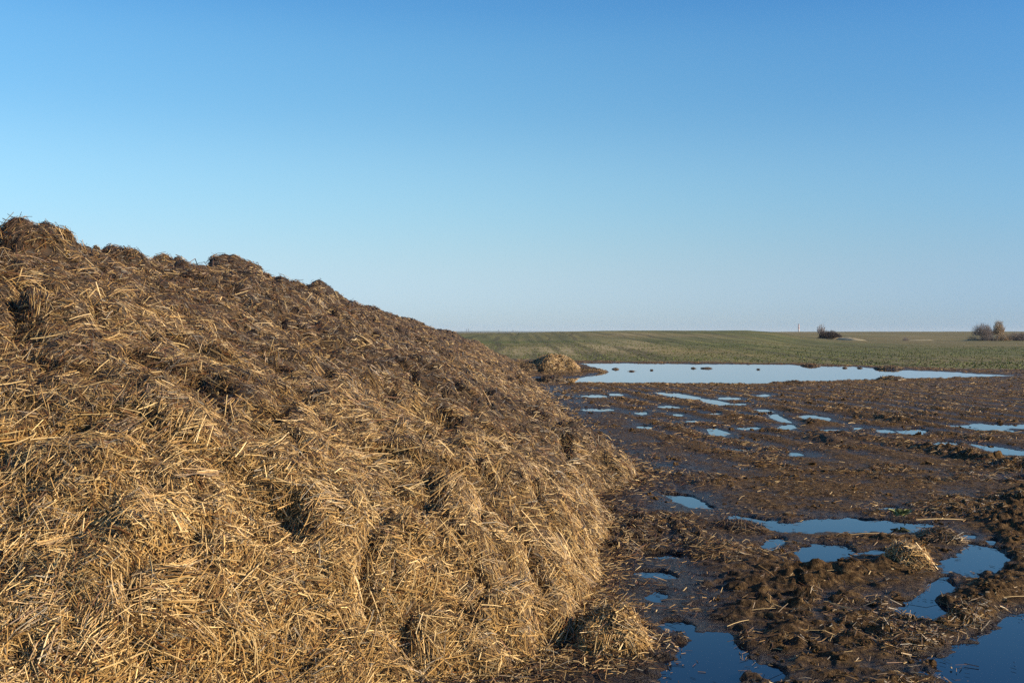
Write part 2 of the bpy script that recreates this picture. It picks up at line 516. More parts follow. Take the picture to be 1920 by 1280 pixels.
def mud_z(x, y):
    d = np.hypot(x, y)
    lump = fbm(x, y, 1.6, 2, seed=1)
    mid = fbm(x, y, .45, 2, seed=2)
    fine = fbm(x, y, .14, 3, .6, seed=4)
    rg = 1 - np.abs(fbm(x, y, .30, 2, seed=5)) * 2.6
    near = np.interp(d, [0, 7, 14, 28, 60], [1, 1, .62, .42, .5])
    clump = sstep(-.05, .35, fbm(x, y, 1.1, 2, seed=8))
    z = .012 + .022 * near + (.024 * lump + .026 * mid + .033 * fine * (.4 + clump) + .030 * np.maximum(rg, 0) * clump) * near
    z = z + (.022 * np.abs(fbm(x, y, .10, 2, .6, seed=14)) + .014 * fbm(x, y, .055, 1, seed=15)) * near * (.35 + clump)
    z = z + (.022 * sstep(.0, .14, fbm(x, y, .17, 2, .6, seed=16)) * sstep(-.2, .3, fine) + .012 * sstep(.02, .16, fbm(x, y, .075, 2, .6, seed=17)) - .014) * near * (.42 + .7 * clump)
    # wheel ruts running away and to the left
    s = x - 0.20 * (14 - y) + .35 * fbm(x, y, 5, 1, seed=11)
    rut = np.sin(s * 2 * math.pi / .85)
    zone = sstep(11, 16, y) * sstep(36, 28, y) * sstep(1.8, 3.2, x)
    z = z + zone * .022 * rut
    # lugged tyre track in the foreground
    tz = np.exp(-(line_d(Pg((1330, 1330), (1400, 1180), (1500, 1090), (1560, 1075)), x, y) / .42) ** 2)
    tw = np.exp(-(line_d(Pg((1330, 1330), (1420, 1200), (1520, 1100), (1640, 1060)), x, y) / .85) ** 2)
    z = z + tw * (.030 * sstep(.02, .2, fbm(x, y, .21, 2, .6, seed=18)) + .020 * fine - .012)
    z = z + tz * .020 * np.sin((x * .5 + y) * 2 * math.pi / .17 + 3 * fbm(x, y, .6, 1, seed=12))
    for P, h, wd in RIDGES:
        q = line_d(P, x, y)
        z = z + h * np.exp(-(q / wd) ** 2) * np.clip(.6 + 1.7 * fbm(x, y, .20, 4, .7, seed=6), .05, 2)
    z = np.maximum(z, .012 + .006 * mid)
    # hollows that hold water
    m = np.zeros_like(z); m2 = np.zeros_like(z)
    for k, (P, _) in enumerate(PUD + [(POND, '')]):
        A = np.asarray(P)
        lo, hi = A.min(0) - 1.0, A.max(0) + 1.0
        sel = (x > lo[0]) & (x < hi[0]) & (y > lo[1]) & (y < hi[1])
        if not sel.any():
            continue
        xs, ys = x[sel], y[sel]
        size = min(A[:, 0].max() - A[:, 0].min(), A[:, 1].max() - A[:, 1].min())
        wd = min(max(.05, size * .16), .5)
        s0 = poly_sd(P, xs, ys)
        m2[sel] = np.maximum(m2[sel], sstep(-.55, -.02, s0))
        s_ = s0 + wd * (1.15 * fbm(xs, ys, max(wd, .14), 3, .75, seed=70 + k) + .55 * fbm(xs, ys, max(wd * 3, .25), 3, .6, seed=20 + k))
        m[sel] = np.maximum(m[sel], sstep(-wd * .75, wd * 1.1, s_))
    z = z * (1 - m2 * np.interp(d, [0, 6, 14, 30], [.40, .60, .74, .78]))
    z = z * (1 - m) + (-.055 + .22 * (z - .05)) * m
    # sinks away under the field at its far border
    by = border_y(x, y)
    z = z - .5 * sstep(.2, 4, y - by + .8 * fbm(x, y, 2.5, 2, seed=9))
    return z, m


# mud sheet: a fan, finest where the photograph looks
ang = np.concatenate([np.linspace(-180, -32, 24)[:-1], np.linspace(-32, -3, 40)[:-1], np.arange(-3, 29.5, .095), np.linspace(29.5, 60, 40)[1:], np.linspace(60, 180, 20)[1:]])
rad = [0.0, .8, 1.6, 2.4, 3.0]
while rad[-1] < 88:
    r = rad[-1]
    rad.append(r + max(.0135, .68 * r * r / 1700))
rad = np.array(rad)
A, R = np.meshgrid(np.radians(ang), rad, indexing='xy')
GX, GY = R * np.sin(A), R * np.cos(A)
GZ, GM = mud_z(GX, GY)
hs = heap_side(GX, GY)
wet = np.clip(sstep(.035, .0, GZ) * 1.0 + sstep(-1.6, -.2, hs + .5 * fbm(GX, GY, 1.0, 2, seed=31)) * .7 * sstep(40, 25, GY), 0, 1)
wet = np.maximum(wet, sstep(.1, .4, fbm(GX, GY, 2.2, 3, seed=32)) * .25)
lit = np.clip(sstep(-.05, .35, fbm(GX, GY, 1.1, 2, seed=8)) * .7 + sstep(0, .3, fbm(GX, GY, 1.3, 3, .6, seed=33)) * .4 + .8 * sstep(16, 30, GY) * sstep(3, 6, GX), 0, 1) * (1 - .8 * wet)
me = mesh_np('muddy_ground', np.stack([GX, GY, GZ], -1).reshape(-1, 3), grid_faces(*GX.shape)[:, ::-1], True,
             {'wet': wet.ravel(), 'litter': lit.ravel()})
mud = link('muddy_ground', me, mat=M_MUD)
mud['kind'] = 'structure'; mud['label'] = 'dark rutted mud strewn with rotting straw'

# water
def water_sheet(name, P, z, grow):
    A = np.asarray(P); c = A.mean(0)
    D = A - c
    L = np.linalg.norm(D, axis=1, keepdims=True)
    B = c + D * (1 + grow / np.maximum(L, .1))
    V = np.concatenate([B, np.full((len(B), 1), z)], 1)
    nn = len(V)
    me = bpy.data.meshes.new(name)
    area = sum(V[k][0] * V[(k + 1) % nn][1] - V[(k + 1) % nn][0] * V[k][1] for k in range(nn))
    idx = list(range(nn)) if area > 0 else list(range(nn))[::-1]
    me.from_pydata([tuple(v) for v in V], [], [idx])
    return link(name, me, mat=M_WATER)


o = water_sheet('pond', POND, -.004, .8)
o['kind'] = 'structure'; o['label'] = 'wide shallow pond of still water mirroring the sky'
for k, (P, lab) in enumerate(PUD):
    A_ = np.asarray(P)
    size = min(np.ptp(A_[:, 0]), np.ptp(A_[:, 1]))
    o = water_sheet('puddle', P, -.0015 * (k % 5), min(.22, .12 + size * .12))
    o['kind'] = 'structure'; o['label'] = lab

# ------------------------------------------------------------------ field
def field_z(x, y):
    px = np.clip(960 + F * x / np.maximum(y, 20.0), 300, 2600)
    by = border_y(x, y)
    left = sstep(1560, 1380, px)
    crest = np.interp(px, [300, 900, 1000, 1130, 1400, 1450, 1500, 1560, 1640, 2600], [1.7, 1.8, 1.95, 2.3, 2.35, 2.0, 1.0, .42, .12, .12])
    far7 = np.interp(px, [900, 1300, 1500, 2000], [2.0, 2.4, 2.95, 3.1])
    ys = [np.minimum(by, 84), np.full_like(y, 95.), np.full_like(y, 220.), np.full_like(y, 285.), np.full_like(y, 700.), np.full_like(y, 1500.), np.full_like(y, 4000.)]
    zs = [0 * y, .10 + .38 * left, crest, crest - 1.25, far7, far7 + .9, far7 * 0 + 2.2]
    z = np.where(y <= ys[0], 0., 0.)
    for k in range(len(ys) - 1):
        t = np.clip((y - ys[k]) / (ys[k + 1] - ys[k]), 0, 1)
        t = t * t * (3 - 2 * t) * .6 + t * .4
        z = np.where((y > ys[k]), zs[k] + (zs[k + 1] - zs[k]) * t, z)
    z = np.where(y > 4000, 2.2, z)
    z = z + .10 * fbm(x, y, 18, 2, seed=41) * sstep(0, 40, y - by) + .05 * fbm(x, y, 3, 2, seed=43) * sstep(0, 6, y - by)
    return z - .35 * sstep(1.0, -4, y - by)


fa = np.concatenate([np.linspace(-180, -40, 40)[:-1], np.linspace(-40, -4, 40)[:-1], np.arange(-4, 31, .19), np.linspace(31, 60, 40)[1:], np.linspace(60, 180, 30)[1:]])
fr = [30.0]
while fr[-1] < 14000:
    r = fr[-1]
    fr.append(r + (.7 if r < 110 else r * .010 if r < 400 else r * .035))
fr = np.array(fr)
A, R = np.meshgrid(np.radians(fa), fr, indexing='xy')
FX, FY = R * np.sin(A), R * np.cos(A)
FZ = field_z(FX, FY)
# pale thin strips on the near hill, where the soil shows
pale = np.zeros_like(FX)
for cx, cy, sx, sy, am in ((4.0, 84, 3.0, 10, 1.6), (8.6, 92, 3.6, 14, 1.5), (13.5, 112, 3.5, 20, .9), (1.0, 80, 2, 7, 1.1), (20, 170, 6, 25, .6), (26, 150, 7, 22, .4), (30, 110, 9, 10, .25)):
    pale = np.maximum(pale, am * np.exp(-((FX - cx) / sx) ** 2 - ((FY - cy) / sy) ** 2))
pale = np.maximum(pale, .55 * sstep(.15, .5, fbm(FX, FY * .25, 60, 2, seed=44)) * sstep(300, 420, FY))
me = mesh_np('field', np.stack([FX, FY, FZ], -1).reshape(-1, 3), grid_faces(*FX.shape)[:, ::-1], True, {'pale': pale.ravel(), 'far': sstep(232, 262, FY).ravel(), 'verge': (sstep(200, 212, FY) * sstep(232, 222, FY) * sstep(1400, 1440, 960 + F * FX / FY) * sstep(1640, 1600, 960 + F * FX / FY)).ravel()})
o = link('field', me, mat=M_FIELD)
o['kind'] = 'structure'; o['label'] = 'gently rolling green brown field behind the pond'

# far wooded rise, just above the horizon on the left
xs = np.linspace(-900, 520, 90)
top = 13.5 + 3.5 * fbm(xs, xs * 0, 260, 3, seed=51)
V, fcs = [], []
for k, xx in enumerate(xs):
    V += [(xx, 5400, 0), (xx, 5600, top[k]), (xx, 5750, top[k] * .9), (xx, 6300, 0)]
fcs = grid_faces(len(xs), 4)
o = link('hills', mesh_np('hills', np.array(V), fcs[:, ::-1], True), mat=simple_mat('far_woods', (.04, .05, .03), (.07, .08, .04), .02))
o['kind'] = 'structure'; o['label'] = 'low far rise on the horizon left of the hill'

# ------------------------------------------------------------------ the heap
CAPY = [0, 8, 16, 23, 30, 38, 44, 49, 53]
CAPH = [2.40, 2.46, 2.52, 2.48, 2.30, 1.92, 1.50, .85, .0]
BUMPS = []  # skyline domes: photo px, py, radius px, height m
for px_, py_, rp, hh in ((62, 425, 80, 0.27), (222, 472, 62, 0.21), (310, 492, 44, 0.12), (437, 505, 60, 0.27), (497, 522, 36, 0.14), (605, 543, 58, 0.28), (688, 566, 34, 0.24), (755, 598, 50, 0.14), (845, 630, 55, 0.15), (900, 645, 42, 0.2)):
    yy = 4.25 * F / (960 - px_) if px_ < 700 else np.interp(px_, [700, 760, 850, 930], [31, 37, 43, 47])
    xx = (px_ - 960) / F * yy
    BUMPS.append((xx, yy, rp / F * yy, hh))
HOLES = [(gp(790, 770, 1.0), .40, .30), (gp(815, 800, .8), .26, .22), (gp(740, 735, 1.2), .30, .16), (gp(1045, 1175, .15), .17, .17), (gp(600, 562, 2.4), .25, .3),
         (gp(335, 690, 1.9), .16, .2), (gp(930, 905, .6), .12, .12)]
MOUNDS = [(-.35, 6.9, .95, .20), (-2.2, 5.6, .8, .12), (-1.6, 8.0, .9, .14), (.45, 9.2, .5, .1), (.42, 5.5, .24, .17), (.95, 11.8, .6, .14), (-1.0, 10.5, .8, .12), (.7, 7.6, .3, .08)]


def heap_toe(x, y):
    yf = np.interp(x, [-12, -4, -2, -1, -.3, .1, .5, .9], [1.6, 2.4, 3.15, 3.95, 4.75, 5.0, 5.15, 5.3])
    return smin(heap_side(x, y), (y - yf) * .86, .2)


def heap_z(x, y):
    Dr = heap_side(x, y)
    yf = np.interp(x, [-12, -4, -2, -1, -.3, .1, .5, .9], [1.6, 2.4, 3.15, 3.95, 4.75, 5.0, 5.15, 5.3])
    Df = (y - yf) * .86 + .12 * fbm(x, y, .5, 2, seed=61) * np.exp(-np.abs(y - yf) / .4)
    D = smin(Dr * .97, Df, .35)
    D = smin(D, (52 - y) * .8, .6)
    Dp = np.maximum(D, 0)
    z = .17 * (1 - np.exp(-Dp / .16)) + .50 * Dp
    cap = np.interp(y, CAPY, CAPH)
    z = smin(z, cap + .03 * fbm(x, y, 1.5, 2, seed=62), .35)
    far = sstep(-6.5, -11, x)
    z = z * (1 - far)
    inside = sstep(-.02, .25, D)
    big = fbm(x, y, 1.5, 2, seed=63); mid = fbm(x, y, .6, 2, seed=64); sm = fbm(x, y, .22, 2, seed=65)
    rg = np.abs(fbm(x, y, .75, 2, seed=66))
    bil = np.abs(fbm(x, y, 1.15, 2, seed=67)); bil2 = np.abs(fbm(x + .3 * mid, y, .48, 2, seed=68))
    z = z + inside * (.20 * big +   .16 * bil + .09 * bil2 - .06 + .09 * mid + .06 * sm - .12 * np.maximum(.10 - rg, 0) / .10)
    for cx, cy, r, h in BUMPS:
        q = np.hypot((x - cx), (y - cy) * .75) / r
        z = z + h * np.clip(1 - q * q, 0, 1) ** .7
    for cx, cy, r, h in MOUNDS:
        q = np.hypot(x - cx, y - cy) / r
        z = z + h * np.exp(-q * q) * inside
    for (cx, cy), r, dp in HOLES:
        q = np.hypot(x - cx, y - cy) / r
        z = z - dp * np.exp(-q ** 4)
    g = -.25 * sstep(.0, -.15, D)
    return np.where(D > -.02, np.maximum(z, .0), 0) + g


ny = 460
hy = [1.5]
while hy[-1] < 53:
    hy.append(hy[-1] + max(.028, hy[-1] * .0066))
hy = np.array(hy)
tt = np.linspace(0, 1, 260)
# columns denser on the visible flank
cx_ = 1.9 - 6.6 * tt ** 1.0
cx_ = np.concatenate([cx_, np.linspace(-4.7, -11.5, 40)[1:]])
HX, HY = np.meshgrid(cx_, hy, indexing='xy')
HZ = heap_z(HX, HY)
HP = np.stack([HX, HY, HZ], -1)
# ragged clods pushed out along the surface normal
def grid_normals(P):
    du = np.gradient(P, axis=1); dv = np.gradient(P, axis=0)
    nrm = np.cross(dv, du)
    nrm = unit(nrm)
    nrm[nrm[..., 2] < 0] *= -1
    return nrm


HN = grid_normals(HP)
n3 = perlin(HX / .16, HY / .16, HZ / .16) + .6 * perlin(HX / .08 + 9, HY / .08, HZ / .08)
HP = HP + HN * (.035 * n3)[..., None] * (HZ > .0)[..., None]
HN = grid_normals(HP)
fcs = grid_faces(*HX.shape)[:, ::-1]
keep = (HP.reshape(-1, 3)[fcs][..., 2].max(1) > -.2)
_heap_args = (HP.reshape(-1, 3), fcs[keep])
PALE = np.array([.58, .415, .195]); GOLD = np.array([.385, .235, .084]); BROWN = np.array([.135, .072, .026]); DARK = np.array([.024, .014, .008]); RUST = np.array([.155, .066, .021]); GREY = np.array([.23, .19, .14])


def straw_colors(n, fresh):
    """fresh 0..1 per stalk -> tint"""
    r = rng.random(n)
    e1 = .08 + .16 * fresh; e2 = e1 + .17 + .33 * fresh; e3 = e2 + .35 - .15 * fresh; e4 = e3 + .15 - .10 * fresh
    c = np.where((r < e1)[:, None], PALE, np.where((r < e2)[:, None], GOLD, np.where((r < e3)[:, None], BROWN, np.where((r < e4)[:, None], RUST, DARK))))
    g = rng.random(n) < .05
    c = np.where(g[:, None], GREY, c)
    sat = (.62 + .38 * fresh)[:, None]
    return c * sat * np.exp(rng.normal(0, .22, n))[:, None]


def pick(P, N, weight, n):
    """random points on a grid surface, cells weighted"""
    ni, nj = P.shape[:2]
    wcell = weight[:-1, :-1].ravel().astype(float)
    cs = np.cumsum(wcell); cs /= cs[-1]
    k = np.searchsorted(cs, rng.random(n))
    i, j = k // (nj - 1), k % (nj - 1)
    u, v = rng.random((n, 1)), rng.random((n, 1))
    f = lambda X: (X[i, j] * (1 - u) + X[i, j + 1] * u) * (1 - v) + (X[i + 1, j] * (1 - u) + X[i + 1, j + 1] * u) * v
    return f(P), unit(f(N))


def freshness(p):
    """pale new straw low on the near end and the toe, dark rotted muck higher up"""
    x, y, z = p[:, 0], p[:, 1], p[:, 2]
    v = .64 + .60 * fbm(x, y, 1.4, 3, .65, seed=71) - .42 * sstep(.9, 1.7, z + .3 * fbm(x, y, 1.2, 2, seed=72)) - .30 * sstep(8, 12, y) + .25 * sstep(.5, .1, z) * sstep(14, 9, y)
    v = v + .25 * sstep(2.0, 1.5, z) * sstep(6.5, 4.8, y) - .35 * np.exp(-((x + .4) / 1.1) ** 2 - ((y - 11.5) / 2.5) ** 2)
    return np.clip(v, 0, 1)


heap = link('manure_heap', mesh_np('manure_heap', *_heap_args, True, {'fresh': freshness(HP.reshape(-1, 3))}), mat=M_HEAP)
heap['label'] = 'long brown straw covered manure heap filling the left half of the picture'
heap['category'] = 'manure heap'


def stalk_dirs(p, n, spread):
    th = 2.6 * math.pi * fbm(p[:, 0] * 1.0 + p[:, 2], p[:, 1] + p[:, 2], .55, 2, seed=81) + rng.normal(0, spread, len(p)) + (rng.random(len(p)) < .3) * rng.uniform(0, math.pi, len(p))
    ref = np.tile(np.array([1., 0, 0]), (len(p), 1))
    e1 = unit(ref - n * (ref * n).sum(1)[:, None]); e2 = np.cross(n, e1)
    return e1 * np.cos(th)[:, None] + e2 * np.sin(th)[:, None]


dv = np.cross(np.gradient(HP, axis=1), np.gradient(HP, axis=0))
area = np.linalg.norm(dv, axis=-1)
view = np.array([0, 0, CAMZ]) - HP
dist = np.linalg.norm(view, axis=-1)
facing = (HN * view).sum(-1) / dist
pxx = 960 + F * HX / HY
infr = sstep(-420, -120, pxx)
okz = (HP[..., 2] > .0) * (HY > 2.2)
wgt = area * okz * (np.clip(facing, 0, 1) * .8 + .10 + .25 * (facing > -.25)) * infr / dist ** 1.75


def heap_straw(n, Lm, Ls, Wm, segs, lift, tilt, spread, wexp=0.0, wpow=1.0, frmul=1.0):
    p, nn = pick(HP, HN, wgt * dist ** wexp, n)
    d = np.linalg.norm(p - [0, 0, CAMZ], axis=1)
    T = stalk_dirs(p, nn, spread)
    T = unit(T + nn * rng.normal(.06, tilt, n)[:, None])
    L = np.minimum(Lm * np.exp(rng.normal(0, Ls, n)), .27) * np.clip(.8 + d / 50, .8, 1.4)
    W = Wm * np.exp(rng.normal(0, .35, n)) * np.clip(d / 7, .9, 4) ** wpow
    p = p + nn * (rng.random(n) ** 1.5 * lift + .004)[:, None]
    fr_ = freshness(p)
    c = straw_colors(n, fr_) * frmul
    V, Fc, per = tubes_np(p, T, nn, L, W, segs, rng.normal(.0, .14, n), split=True)
    return V, Fc, np.repeat(c, per, 0)


def straw_bundles(nb, per_b):
    """wads of stalks lying side by side, as a fork leaves them"""
    pc, nc = pick(HP, HN, wgt, nb)
    Tc = unit(stalk_dirs(pc, nc, 1.5) + nc * rng.normal(.02, .10, nb)[:, None])
    Bc = np.cross(nc, Tc)
    k = np.repeat(np.arange(nb), per_b); n = len(k)
    d = np.linalg.norm(pc - [0, 0, CAMZ], axis=1)
    wd = rng.uniform(.025, .085, nb)
    p = pc[k] + Bc[k] * (rng.normal(0, 1, n) * wd[k])[:, None] + Tc[k] * rng.normal(0, .03, n)[:, None] + nc[k] * (.004 + .028 * rng.random(n))[:, None]
    T = unit(Tc[k] + Bc[k] * rng.normal(0, .13, n)[:, None] + nc[k] * rng.normal(0, .06, n)[:, None])
    L = np.clip(.13 * np.exp(rng.normal(0, .35, n)), .04, .28)
    W = .0044 * np.exp(rng.normal(0, .3, n)) * np.clip(d / 7, .9, 2.5)[k]
    bend = np.repeat(rng.normal(0, .2, nb), per_b)
    c = straw_colors(n, np.clip(freshness(pc)[k] + np.repeat(rng.normal(.1, .25, nb), per_b), 0, 1))
    V, Fc, per = tubes_np(p, T, nc[k], L, W, 2, bend, split=True)
    return V, Fc, np.repeat(c, per, 0)


def join(parts):
    Vs, Fs, Cs, off = [], [], [], 0
    for V, Fc, C in parts:
        Vs.append(V); Fs.append(Fc + off); Cs.append(C); off += len(V)
    return np.concatenate(Vs), np.concatenate(Fs), np.concatenate(Cs)


V, Fc, C = join([
    heap_straw(48000, .064, .50, .0043, 2, .026, .17, .95),
    straw_bundles(950, 15),
    heap_straw(122000, .038, .5, .0037, 1, .018, .24, 1.2, .25, .8),
    heap_straw(30000, .115, .38, .0038, 2, .034, .12, .55, .1, .8),
])
o = link('straw', mesh_np('straw', V, Fc, False, col=C), heap, M_STRAW)
o['kind'] = 'stuff'

# the longest stalks that show singly
proto = []
for k in range(8):
    s = 3
    Vp, Fp, per = tubes_np(np.zeros((1, 3)), np.array([[1., 0, 0]]), np.array([[0, 0, 1.]]), np.array([1.0]), np.array([.026 + .005 * (k % 3)]), s, np.array([random.uniform(-.12, .2)]), .8)
    cc_ = (PALE if k % 3 else GOLD) * random.uniform(.85, 1.25)
    proto.append(mesh_np('straw_stalk', Vp, [Fp, np.array([[0, 2, 1], [s * 3, s * 3 + 1, s * 3 + 2]])], False, col=np.tile(cc_, (per, 1))))
    proto[-1].materials.append(M_STRAW)
nst = 290
p, nn = pick(HP, HN, wgt * (dist < 9) * (facing > .1) * sstep(-30, 60, pxx), nst)
T = unit(stalk_dirs(p, nn, .9) + nn * rng.normal(.12, .14, nst)[:, None])
for k in range(nst):
    o = link('straw_stalk', proto[k % 8], heap)
    tx = Vector(T[k]); up = Vector(nn[k]); by_ = up.cross(tx).normalized(); uz = tx.cross(by_)
    L = random.uniform(.10, .24)
    M = Matrix((tx, by_, uz)).transposed().to_4x4()
    o.matrix_world = Matrix.Translation(Vector(p[k]) + up * (.025 + .01 * random.random())) @ M @ Matrix.Scale(L, 4)

# ------------------------------------------------------------------ litter and clods lying on the mud
GP = np.stack([GX, GY, GZ], -1)
GN = grid_normals(GP)
gd = np.linalg.norm(GP - np.array([0, 0, CAMZ]), axis=-1)
garea = np.linalg.norm(np.cross(np.gradient(GP, axis=1), np.gradient(GP, axis=0)), axis=-1)
gpx = 960 + F * GX / np.maximum(GY, .5)
toe = heap_toe(GX, GY)
gok = (GY > 2.5) * (gpx > 300) * (gpx < 2200) * (GZ > .006) * (toe < .15) * (GY < border_y(GX, GY) + .5)
rough_ = sstep(-.05, .35, fbm(GX, GY, 1.1, 2, seed=8))
patch = np.clip(.26 + 2.0 * rough_ + 1.2 * sstep(.05, .35, fbm(GX, GY, .6, 3, .6, seed=91)) + 1.0 * sstep(-.9, 0, toe), .05, 3.6) * (.5 + lit)
gw = garea * gok * patch / gd ** 1.9


def litter(n, Lm, Wm, bright, segs=1, lift=.012, wt=None, afloat=False):
    p, nn = pick(GP, GN, gw if wt is None else wt, n)
    if afloat:
        p[:, 2] = .001; nn = np.tile([0., 0, 1], (n, 1))
    d = np.linalg.norm(p - [0, 0, CAMZ], axis=1)
    T = stalk_dirs(p, nn, 1.2); T = unit(T + nn * rng.normal(.03, .02 if afloat else .16, n)[:, None])
    L = np.minimum(Lm * np.exp(rng.normal(0, .5, n)), .18) * np.clip(.8 + d / 40, .8, 1.8)
    W = Wm * np.exp(rng.normal(0, .35, n)) * np.clip(d / 9, .9, 2.6)
    p = p + nn * (rng.random(n) * lift + .002)[:, None]
    c = straw_colors(n, np.clip(rng.random(n) * bright + .3 * sstep(14, 30, d), 0, 1)) * (.6 + .5 * rng.random(n)[:, None])
    Vv, Ff, per = tubes_np(p, T, nn, L, W, segs, rng.normal(0, .12, n), split=True)
    return Vv, Ff, np.repeat(c, per, 0)


band = garea * gok * sstep(-.55, 0, toe + .3 * fbm(GX, GY, .35, 2, seed=92)) ** 2 / gd ** 1.8
flo = garea * (GY > 2.5) * (GY < 18) * (gpx > 1150) * (gpx < 2100) * (GZ < -.004) * sstep(-.07, -.02, GZ) * sstep(-.1, .3, fbm(GX, GY, .5, 2, seed=97)) / gd ** 1.9
V, Fc, C = join([litter(56000, .034, .0050, .5), litter(8000, .085, .0046, .75, 2), litter(9000, .06, .0046, 1.0, 2, .03, band), litter(420, .03, .004, .5, 1, .001, flo, True)])
o = link('straw_litter', mesh_np('straw_litter', V, Fc, False, col=C), mat=M_STRAW)
o['kind'] = 'stuff'; o['label'] = 'loose rotting straw trodden into the mud'

# clods: lumpy little stones of mud
ico_v, ico_f = None, None
import bmesh
bm = bmesh.new(); bmesh.ops.create_icosphere(bm, subdivisions=2, radius=1)
ico_v = np.array([v.co[:] for v in bm.verts]); ico_f = np.array([[v.index for v in f.verts] for f in bm.faces]); bm.free()


def clods(n):
    cw = garea * gok * sstep(-.05, .4, fbm(GX, GY, .7, 3, .6, seed=95)) / gd ** 1.7
    p, nn = pick(GP, GN, cw, n)
    Vs = []
    r = .010 * np.exp(rng.normal(0, .5, n)) * np.clip(.7 + np.linalg.norm(p[:, :2], axis=1) / 18, .8, 2.5)
    r = np.minimum(r, .045)
    off = rng.random((n, 3)) * 100
    U = ico_v[None] * np.ones((n, 1, 1))
    dsp = 1 + 1.1 * perlin(U[..., 0] * 1.9 + off[:, None, 0], U[..., 1] * 1.9 + off[:, None, 1], U[..., 2] * 1.9 + off[:, None, 2])
    sc = np.stack([rng.uniform(.8, 1.6, n), rng.uniform(.8, 1.6, n), rng.uniform(.5, .9, n)], 1)
    V = p[:, None] + U * dsp[..., None] * (r[:, None] * sc)[:, None]
    Fc = (np.arange(n)[:, None, None] * len(ico_v) + ico_f[None]).reshape(-1, 3)
    return V.reshape(-1, 3), Fc


V, Fc = clods(2600)
o = link('mud_clods', mesh_np('mud_clods', V, Fc, False, {'wet': np.zeros(len(V)), 'litter': np.full(len(V), .3)}), mat=M_MUD)
o['kind'] = 'stuff'; o['label'] = 'crumbled clods of mud thrown up by wheels'

# ------------------------------------------------------------------ separate clumps and islands
def clump(name, cat, label, px, py, rx, ry, h, nst_, fresh, zb=-.03, L=.08, group=None, mat=M_HEAP, dark=1.0, tilt=.22):
    x0, y0 = gp(px, py)
    nr, na = 12, 36
    rr = np.linspace(1, 0, nr); aa = np.linspace(0, 2 * math.pi, na, endpoint=False)
    Rr, Aa = np.meshgrid(rr, aa, indexing='ij')
    sd_ = abs(hash(label)) % 97 if False else (px * 7 + py * 3) % 97
    edge = 1 + .22 * fbm(np.cos(Aa) * 1.5, np.sin(Aa) * 1.5, 1.0, 2, seed=sd_)
    X = Rr * np.cos(Aa) * rx * edge; Y = Rr * np.sin(Aa) * ry * edge
    prof = (1 - Rr ** 2.2) ** .8
    Z = h * prof * (1 + .55 * fbm(X + px, Y + py, max(rx, ry) * .7, 3, .6, seed=sd_ + 1)) + zb * Rr
    P = np.stack([X, Y, Z], -1).reshape(-1, 3)
    i, j = np.meshgrid(np.arange(nr - 1), np.arange(na), indexing='ij')
    a0 = (i * na + j).ravel(); a1 = (i * na + (j + 1) % na).ravel()
    fc = np.stack([a0, a1, a1 + na, a0 + na], 1)
    att = {'fresh': np.full(len(P), fresh * .7), 'wet': np.clip(1.2 - (P[:, 2] / (.35 * h + .01)), 0, 1), 'litter': np.full(len(P), .7)}
    base = link(name, mesh_np(name, P, fc, True, att), mat=mat)
    base.location = (x0, y0, 0)
    base['label'] = label; base['category'] = cat
    if group:
        base['group'] = group
    if nst_:
        PP = np.stack([X, Y, Z], -1); NN = grid_normals(PP)
        ar = np.linalg.norm(np.cross(np.gradient(PP, axis=1), np.gradient(PP, axis=0)), axis=-1) * (Z > .01)
        p_, n_ = pick(PP, NN, ar, nst_)
        d = y0
        T_ = unit(stalk_dirs(p_ + [x0, y0, 0], n_, .7) + n_ * rng.normal(.08, tilt, nst_)[:, None])
        Lq = L * np.exp(rng.normal(0, .4, nst_)); Wq = .005 * np.exp(rng.normal(0, .3, nst_)) * max(.9, min(d / 9, 3))
        p_ = p_ + n_ * (rng.random(nst_) * .02)[:, None]
        Vv, Ff, per = tubes_np(p_, T_, n_, Lq, Wq, 1, rng.normal(0, .12, nst_))
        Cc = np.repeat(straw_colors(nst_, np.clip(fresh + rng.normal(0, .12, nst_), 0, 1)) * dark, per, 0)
        s_ = link('straw', mesh_np('straw', Vv, Ff, False, col=Cc), base, M_STRAW)
        s_['kind'] = 'stuff'
    return base


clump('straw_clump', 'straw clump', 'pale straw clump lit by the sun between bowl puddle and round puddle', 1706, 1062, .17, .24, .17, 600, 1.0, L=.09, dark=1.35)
clump('straw_clump', 'straw clump', 'bright pale straw tuft at the foot of the heap, lowest on its right', 1142, 1210, .23, .28, .18, 1700, 1.0, L=.11)
clump('straw_clump', 'straw clump', 'flat brown straw clump on the mud right of the heap waist', 1345, 1040, .32, .45, .08, 900, .35, L=.09, dark=.75)
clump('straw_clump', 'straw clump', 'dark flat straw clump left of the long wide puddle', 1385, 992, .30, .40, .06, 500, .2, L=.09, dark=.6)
clump('straw_clump', 'straw clump', 'brown straw clump above the large round puddle', 1765, 1012, .22, .3, .08, 400, .5, L=.09, dark=.8)
clump('manure_mound', 'manure mound', 'pointed golden straw mound at the left end of the pond', 1040, 697, 1.35, 1.4, .68, 3400, .9, L=.16)
clump('manure_mound', 'manure mound', 'low brown mound between the heap and the golden mound', 968, 697, 1.9, 1.6, .46, 3000, .35, L=.16, dark=.8)
clump('manure_mound', 'manure mound', 'low dark tongue of muck reaching right into the pond', 1105, 697, .95, .9, .14, 1500, .4, L=.14, dark=.7)
clump('manure_mound', 'manure mound', 'dark wet muck lump in front of the golden mound', 1035, 716, .55, .8, .20, 800, .1, L=.13, dark=.6)
G = 'muck islands in the pond'
